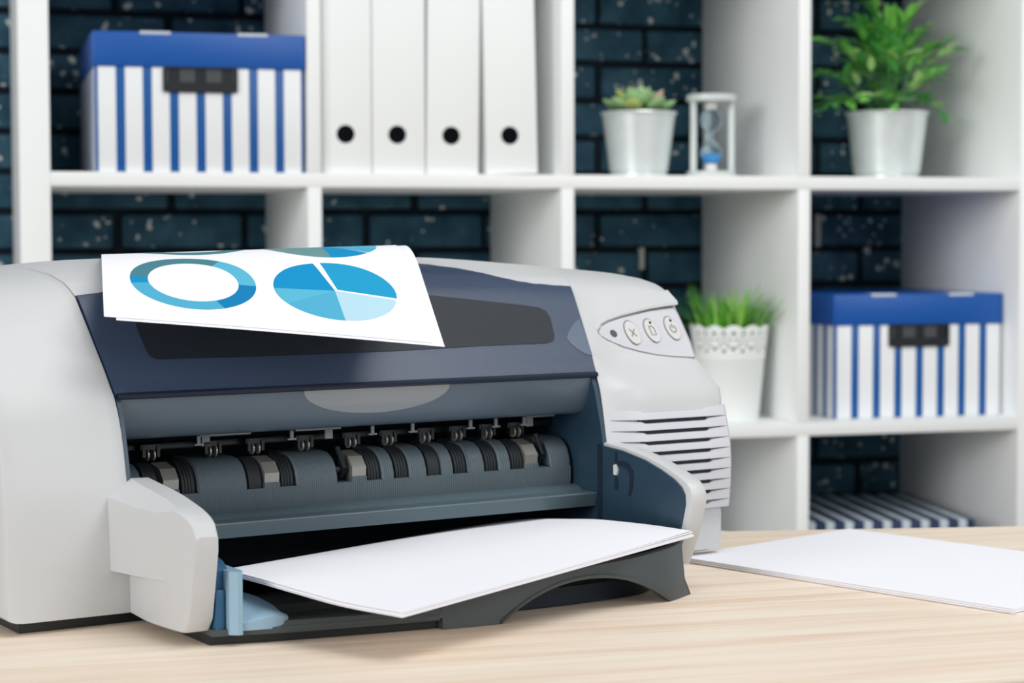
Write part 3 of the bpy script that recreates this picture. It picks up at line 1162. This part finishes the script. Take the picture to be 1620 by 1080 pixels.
def plate_f(th):
    def f(a, b):
        u = 24+a*20.7
        lo_, hi_ = arch_b(u), top_t(u)
        w = lo_+(hi_-lo_)*b
        return (u-(0.35*w if a > 0.98 else 0), fr(u)-0.1+th+0.16*w, w)
    return f


pf = part('handle_arch', closed_shell(plate_f(0), plate_f(0.75), 64, 8), 'tray', pr, angle=35, label='dark grey arched tray front')
rim = []
for k in range(41):
    u = 27.97+k*13.86/40
    w = arch_b(u)
    rim.append([(u, fr(u)-0.16+.16*w, w-0.02), (u, fr(u)-0.2+.16*w, w+0.22), (u, fr(u)+0.1, w+0.22), (u, fr(u)+0.75, w-0.02)])
part('arch_rim', loft(rim), 'tray', pf)
part('arch_shade', closed_shell(lambda a, b: (25+a*19.5, fr(25+a*19.5)+3.2, 0.1+b*1.2), lambda a, b: (25+a*19.5, fr(25+a*19.5)+3.6, 0.1+b*1.2), 30, 1), 'cavity', pr)  # plate coloured dark to imitate the shade below the arch
# wings
WP = [(0.85, 9.5), (-0.5, 9.45), (-2, 9.35), (-4.7, 8.95), (-6.6, 8.5), (-8.4, 7.95), (-9.3, 7.6), (-9.8, 7.2), (-10.02, 6.7), (-9.95, 6.0), (-9.3, 4.0), (-8.5, 2.3), (-8.1, 1.6), (0.85, 1.2)]
wr = part('tray_wing', prism_u(WP, 45.3, 46.65, 0.16), 'shell', pr, angle=28, label='light grey tray wing beside the louvres')
WI = [(0.8, 9.3), (-1.9, 9.12), (-4.6, 8.7), (-6.5, 8.2), (-8.1, 7.65), (-8.9, 7.2), (-9.3, 6.7), (-9.35, 6.0), (-8.8, 4.1), (-8.0, 2.4), (-7.7, 1.7), (0.8, 1.3)]
wi = part('wing_lining', prism_u(WI, 45.14, 45.5), 'inner_blue', wr, angle=20, label='dark blue inner face of the wing')
part('keyhole_slot', prism_u([(-1.05, 6.2), (-1.4, 6.2), (-1.5, 6.6), (-1.35, 7.0), (-1.35, 9.0), (-1.1, 9.0), (-1.1, 7.0), (-0.95, 6.6)], 45.1, 45.2), 'cavity', wi)
part('peg', prism_u([(-1.0, 7.3), (-1.4, 7.3), (-1.5, 7.7), (-1.3, 8.1), (-1.0, 8.0)], 45.02, 45.2), 'peg', wi)
part('curved_slot', prism_u([(-1.5, 8.35), (-2.2, 8.4), (-2.9, 8.2), (-3.3, 7.8), (-3.4, 7.2), (-3.15, 6.2), (-2.9, 5.9), (-2.75, 6.0), (-2.95, 7.0), (-2.9, 7.5), (-2.6, 7.85), (-2.0, 8.0), (-1.5, 7.95)], 45.08, 45.2), 'cavity', wi)
part('wing_gap', box(45.05, 45.2, 0.55, 1.1, 1.0, 9.35), 'cavity', wr)
# left wing: thick at the bottom, a facet runs down its outer top
n = 22
st = []
for k in range(n+1):
    t = k/n
    v = 0.6-10.62*t**0.95
    top_in = smooth_tab(-v, [(-0.6, 9.3), (0.5, 9.2), (4.7, 8.8), (6.6, 8.5), (8.7, 8.05), (9.4, 7.75), (9.8, 7.35), (10.02, 6.8)])
    bot = lerp_tab(-v, [(-0.6, 0.7), (2, 0.75), (8.6, 0.85), (9.1, 1.6), (9.6, 3.8), (10.02, 5.8)])
    u_out = smooth_tab(-v, [(-0.6, 6.75), (0, 6.85), (4, 7.35), (8, 7.95), (10.02, 8.35)])
    u_low = smooth_tab(-v, [(-0.6, 8.15), (0, 8.1), (4, 7.75), (8, 7.98), (10.02, 8.36)])
    u_top = smooth_tab(-v, [(-0.6, 8.5), (1.1, 8.3), (6, 8.25), (8, 8.3), (10.02, 8.6)])
    fac = smooth_tab(-v, [(-0.6, 8.25), (3.2, 7.95), (6, 7.95), (7.8, 8.15), (8.6, top_in-0.12), (10.1, top_in-0.12)])
    fac = min(fac, top_in-0.1)
    step = max(bot+0.05, lerp_tab(-v, [(-0.6, 3.5), (8, 3.75), (10.1, 3.75)]))
    u_step = u_out+(u_low-u_out)*min(1, max(0, (7.5+v)/3.5))
    st.append([(u_top+0.05, v, top_in), (u_out+0.03, v, fac), (u_out, v, fac-0.12), (u_out+0.02, v, max(step+0.06, bot+0.06)), (u_step+0.02, v, step), (u_low+0.06, v, bot+0.1), (u_low+0.2, v, bot),
               (9.65, v, bot), (9.78, v, bot+0.12), (9.78, v, top_in-0.14), (9.68, v, top_in-0.03)])
part('tray_wing', loft(st), 'shell', pr, angle=26, label='light grey tray wing beside the blue paper guide')
# blue paper guide
gd = part('paper_guide', prism_z([(10.6, -9.7), (11.0, -10.1), (11.3, -10.1), (11.45, -9.7), (11.45, -4.8), (10.6, -4.8)], 0.7, 4.55), 'guide_blue', pr, angle=25, label='light blue paper guide')
st = []
for u, v0, h, hb, v1 in ((11.4, -9.9, 1.35, 3.0, -5.4), (12.4, -10.1, 1.52, 2.75, -5.4), (13.2, -10.2, 1.66, 2.5, -5.8), (13.9, -10.25, 1.62, 2.25, -6.6), (14.3, -10.1, 1.5, 1.9, -8.0)):
    st.append([(u, v0, 0.9), (u, v0-0.03, h), (u, v0+0.18, h+0.12), (u, (v0+v1)/2, (h+hb)/2-0.05), (u, v1, hb), (u, v1, 0.9)])
part('guide_foot', loft(st), 'guide_blue', gd, angle=25)
part('guide_cap', loft([[(u, v, w) for v, w in ((-8.9, 3.2), (-8.9, 4.5), (-8.2, 4.95), (-7, 5.2), (-5, 5.2), (-5, 3.2))] for u in (9.85, 10.9)]), 'guide_deep', gd, angle=40)
part('guide_rail', box(9.9, 10.5, -9.3, -4, 0.7, 3.4, .08), 'guide_deep', gd)
for u, v in ((4, 4), (4, 20), (52, 4), (52, 20)):
    part('foot', lathe([(0.01, 0), (1.2, 0), (1.3, .3), (1.3, 1.0), (0.01, 1.0)], 20, u, v), 'rubber', pr)
part('underbody_blocker', box(1.2, 50.5, 1.0, 23.5, .02, .7), 'tray_dark', pr)  # added to block light so the gap under the body turns black
part('underside', box(1, 55.5, 1.2, 24, .6, 1.0), 'tray_dark', pr)

# ------------------------------------------------------------------ papers


def pw(u, v, w=0):
    """printer frame to world, centimetres"""
    c, s = math.cos(PR_A), math.sin(PR_A)
    return (PR_O[0]+u*c-v*s, PR_O[1]+u*s+v*c, PR_O[2]+w)


LEFT = [(0, 3.0), (5, 3.12), (9.3, 3.5), (12.5, 3.8), (14.4, 3.9), (17, 3.5), (21, 2.5)]
RIGHT = [(0, 4.2), (3, 4.36), (7.4, 4.41), (10.8, 4.2), (15, 3.8), (19.2, 3.05), (21, 2.7)]
SK = math.radians(18.42)


def tray_paper(a, b, drop=0.0, da=0.0, db=0.0, curl=0.0):
    t = a/29.7
    w = smooth_tab(b, LEFT)*(1-t)+smooth_tab(b, RIGHT)*t-drop
    w += curl*t**6*(1-b/21)**4
    a, b = a+da, b+db
    return (a*math.cos(SK)-b*math.sin(SK), a*math.sin(SK)+b*math.cos(SK), w)


ps = thing('paper_stack', 'thin stack of blank white paper lying in the printer tray', 'paper', pw(16.9, -19.8, 0), PR_A)
for drop, th, da, db, curl in ((0.0, .02, 0, 0.15, .12), (0.03, .03, .05, 0.03, .06), (0.08, .07, 0.0, 0.05, 0), (0.16, .12, .12, 0, 0), (.29, .03, .02, .08, 0)):
    part('sheet', closed_shell(lambda x, y: tray_paper(x*29.7, y*21, drop, da, db, curl), lambda x, y: tray_paper(x*29.7, y*21, drop+th, da, db, curl), 30, 22), 'paper', ps, angle=40)

ds = thing('paper_stack', 'stack of blank white paper lying flat on the desk', 'paper', (40.95, -123.2, DZ), math.atan2(-.888, .459))
rd = random.Random(2)
zz = 0.0
for th in (.1, .06, .1, .05, .06, .05):
    dx, dy = rd.uniform(-.12, .12), rd.uniform(-.1, .1)
    part('sheet', box(dx, 29.7+dx, dy, 21+dy, zz+.008, zz+th), 'paper', ds, smooth=False)
    zz += th

# draped chart sheets
WD = 21.0
CH = (-0.3629, -0.0295, 6.7618, 0.3608, 19.6612, 0.4113, 6.0723, 12.9349, 0.0707, 4.134)


def curve_hz(al, t1, t2, t):
    h = z_ = 0.0
    n_ = 150
    dt = t/n_
    for i in range(n_):
        x = (i+0.5)*dt
        th = al if x < t1 else (al*(1-(x-t1)/(t2-t1)) if x < t2 else -min((x-t2)*0.02, 0.012))
        h += math.cos(th)*dt
        z_ += math.sin(th)*dt
    return h, z_


_cache = {}


def chz(k, t):
    key = (round(k, 5), round(t, 4))
    if key not in _cache:
        _cache[key] = curve_hz(CH[5]+CH[8]*k, CH[6]+CH[9]*k, CH[7]+CH[9]*k, t)
    return _cache[key]


H0 = curve_hz(CH[5], CH[6], CH[7], 22)
es = Vector((math.cos(CH[0])*math.cos(CH[1]), math.sin(CH[0])*math.cos(CH[1]), -math.sin(CH[1])))
et = Vector((-math.sin(CH[0]), math.cos(CH[0]), 0))
up = es.cross(et)
KK = [i/20 for i in range(21)]
TT = [i*29.7/60 for i in range(61)]
TAB = [[None]*61 for _ in KK]
for i, k in enumerate(KK):
    Ht = curve_hz(CH[5]+CH[8]*k, CH[6]+CH[9]*k, CH[7]+CH[9]*k, 22)
    for j, t in enumerate(TT):
        h, z_ = curve_hz(CH[5]+CH[8]*k, CH[6]+CH[9]*k, CH[7]+CH[9]*k, t)
        TAB[i][j] = (h-Ht[0]+H0[0], z_-Ht[1]+H0[1])


def chart_pt(s, t, off=0.0):
    fi = min(max(s/WD*20, 0), 19.9999)
    fj = min(max(t/29.7*60, 0), 59.9999)
    i, j = int(fi), int(fj)
    a, b = fi-i, fj-j
    # linear extrapolation keeps shifted sheets continuous
    a = s/WD*20-i
    b = t/29.7*60-j
    h = (TAB[i][j][0]*(1-b)+TAB[i][j+1][0]*b)*(1-a)+(TAB[i+1][j][0]*(1-b)+TAB[i+1][j+1][0]*b)*a
    z_ = (TAB[i][j][1]*(1-b)+TAB[i][j+1][1]*b)*(1-a)+(TAB[i+1][j][1]*(1-b)+TAB[i+1][j+1][1]*b)*a
    p = Vector((CH[2], CH[3], CH[4]))+es*s+et*h+up*z_
    th = 0.42 if t < 8 else 0.42*max(0, (15-t)/7)
    p += up*off*math.cos(th)-et*off*math.sin(th)
    return tuple(p)


def sheet(name, label, ds_, dt_, off, th, dz=0.0):
    o = part(name, closed_shell(lambda a, b: chart_pt(a*21+ds_, b*29.7+dt_, off), lambda a, b: chart_pt(a*21+ds_, b*29.7+dt_, off-th), 24, 60), 'paper', None, PR_O, (0, 0, PR_A), angle=60)
    tag(o, label, 'paper', 'sheets draped over the printer')
    return o


top_sheet = sheet('chart_sheet', 'top white sheet printed with blue ring and pie charts, draped over printer', 0, 0, 0.0, .02)
sheet('paper_sheet', 'white sheet just under the chart sheet, showing at its right edge', 0.75, -0.28, -0.05, .03)


def sector(cs, ct, r0, r1, a0, a1, inkname, name):
    nr, na = 6, max(4, int(abs(a1-a0)/5))
    fn = lambda a, b, off: chart_pt(cs+(r0+(r1-r0)*b)*math.cos(math.radians(a0+(a1-a0)*a)), ct+(r0+(r1-r0)*b)*math.sin(math.radians(a0+(a1-a0)*a)), off)
    part(name, closed_shell(lambda a, b: fn(a, b, 0.018), lambda a, b: fn(a, b, 0.004), na, nr), 'ink_'+inkname, top_sheet, angle=60)


RD = 4.12
for ct, segs in ((6.09, ((62, 176, 'teal'), (176, 191, 'blue_mid'), (191, 296, 'blue_light'), (296, 358, 'blue_deep'), (-2, 62, 'blue_soft'))),
                 (15.58, ((180, 360, 'teal'), (0, 180, 'blue_light')))):
    for a0, a1, c in segs:
        sector(5.894, ct, RD*0.72, RD, a0, a1, c, 'ring_segment')
for ct, segs in ((6.09, ((105, 183, 'blue_mid', 0), (-9, 101, 'blue_bright', .28), (183, 214, 'blue_soft', 0), (214, 273, 'blue_light', 0), (273, 350, 'blue_pale', 0))),
                 (15.58, ((150, 275, 'sage', 0), (275, 318, 'blue_mid', 0), (320, 348, 'blue_light', 0.1), (350, 400, 'blue_soft', 0.1), (44, 146, 'teal', 0)))):
    for a0, a1, c, ex in segs:
        m_ = math.radians((a0+a1)/2)
        sector(15.3+ex*math.cos(m_), ct+ex*math.sin(m_), 0.02, RD-(0.12 if ex else 0), a0, a1, c, 'pie_slice')
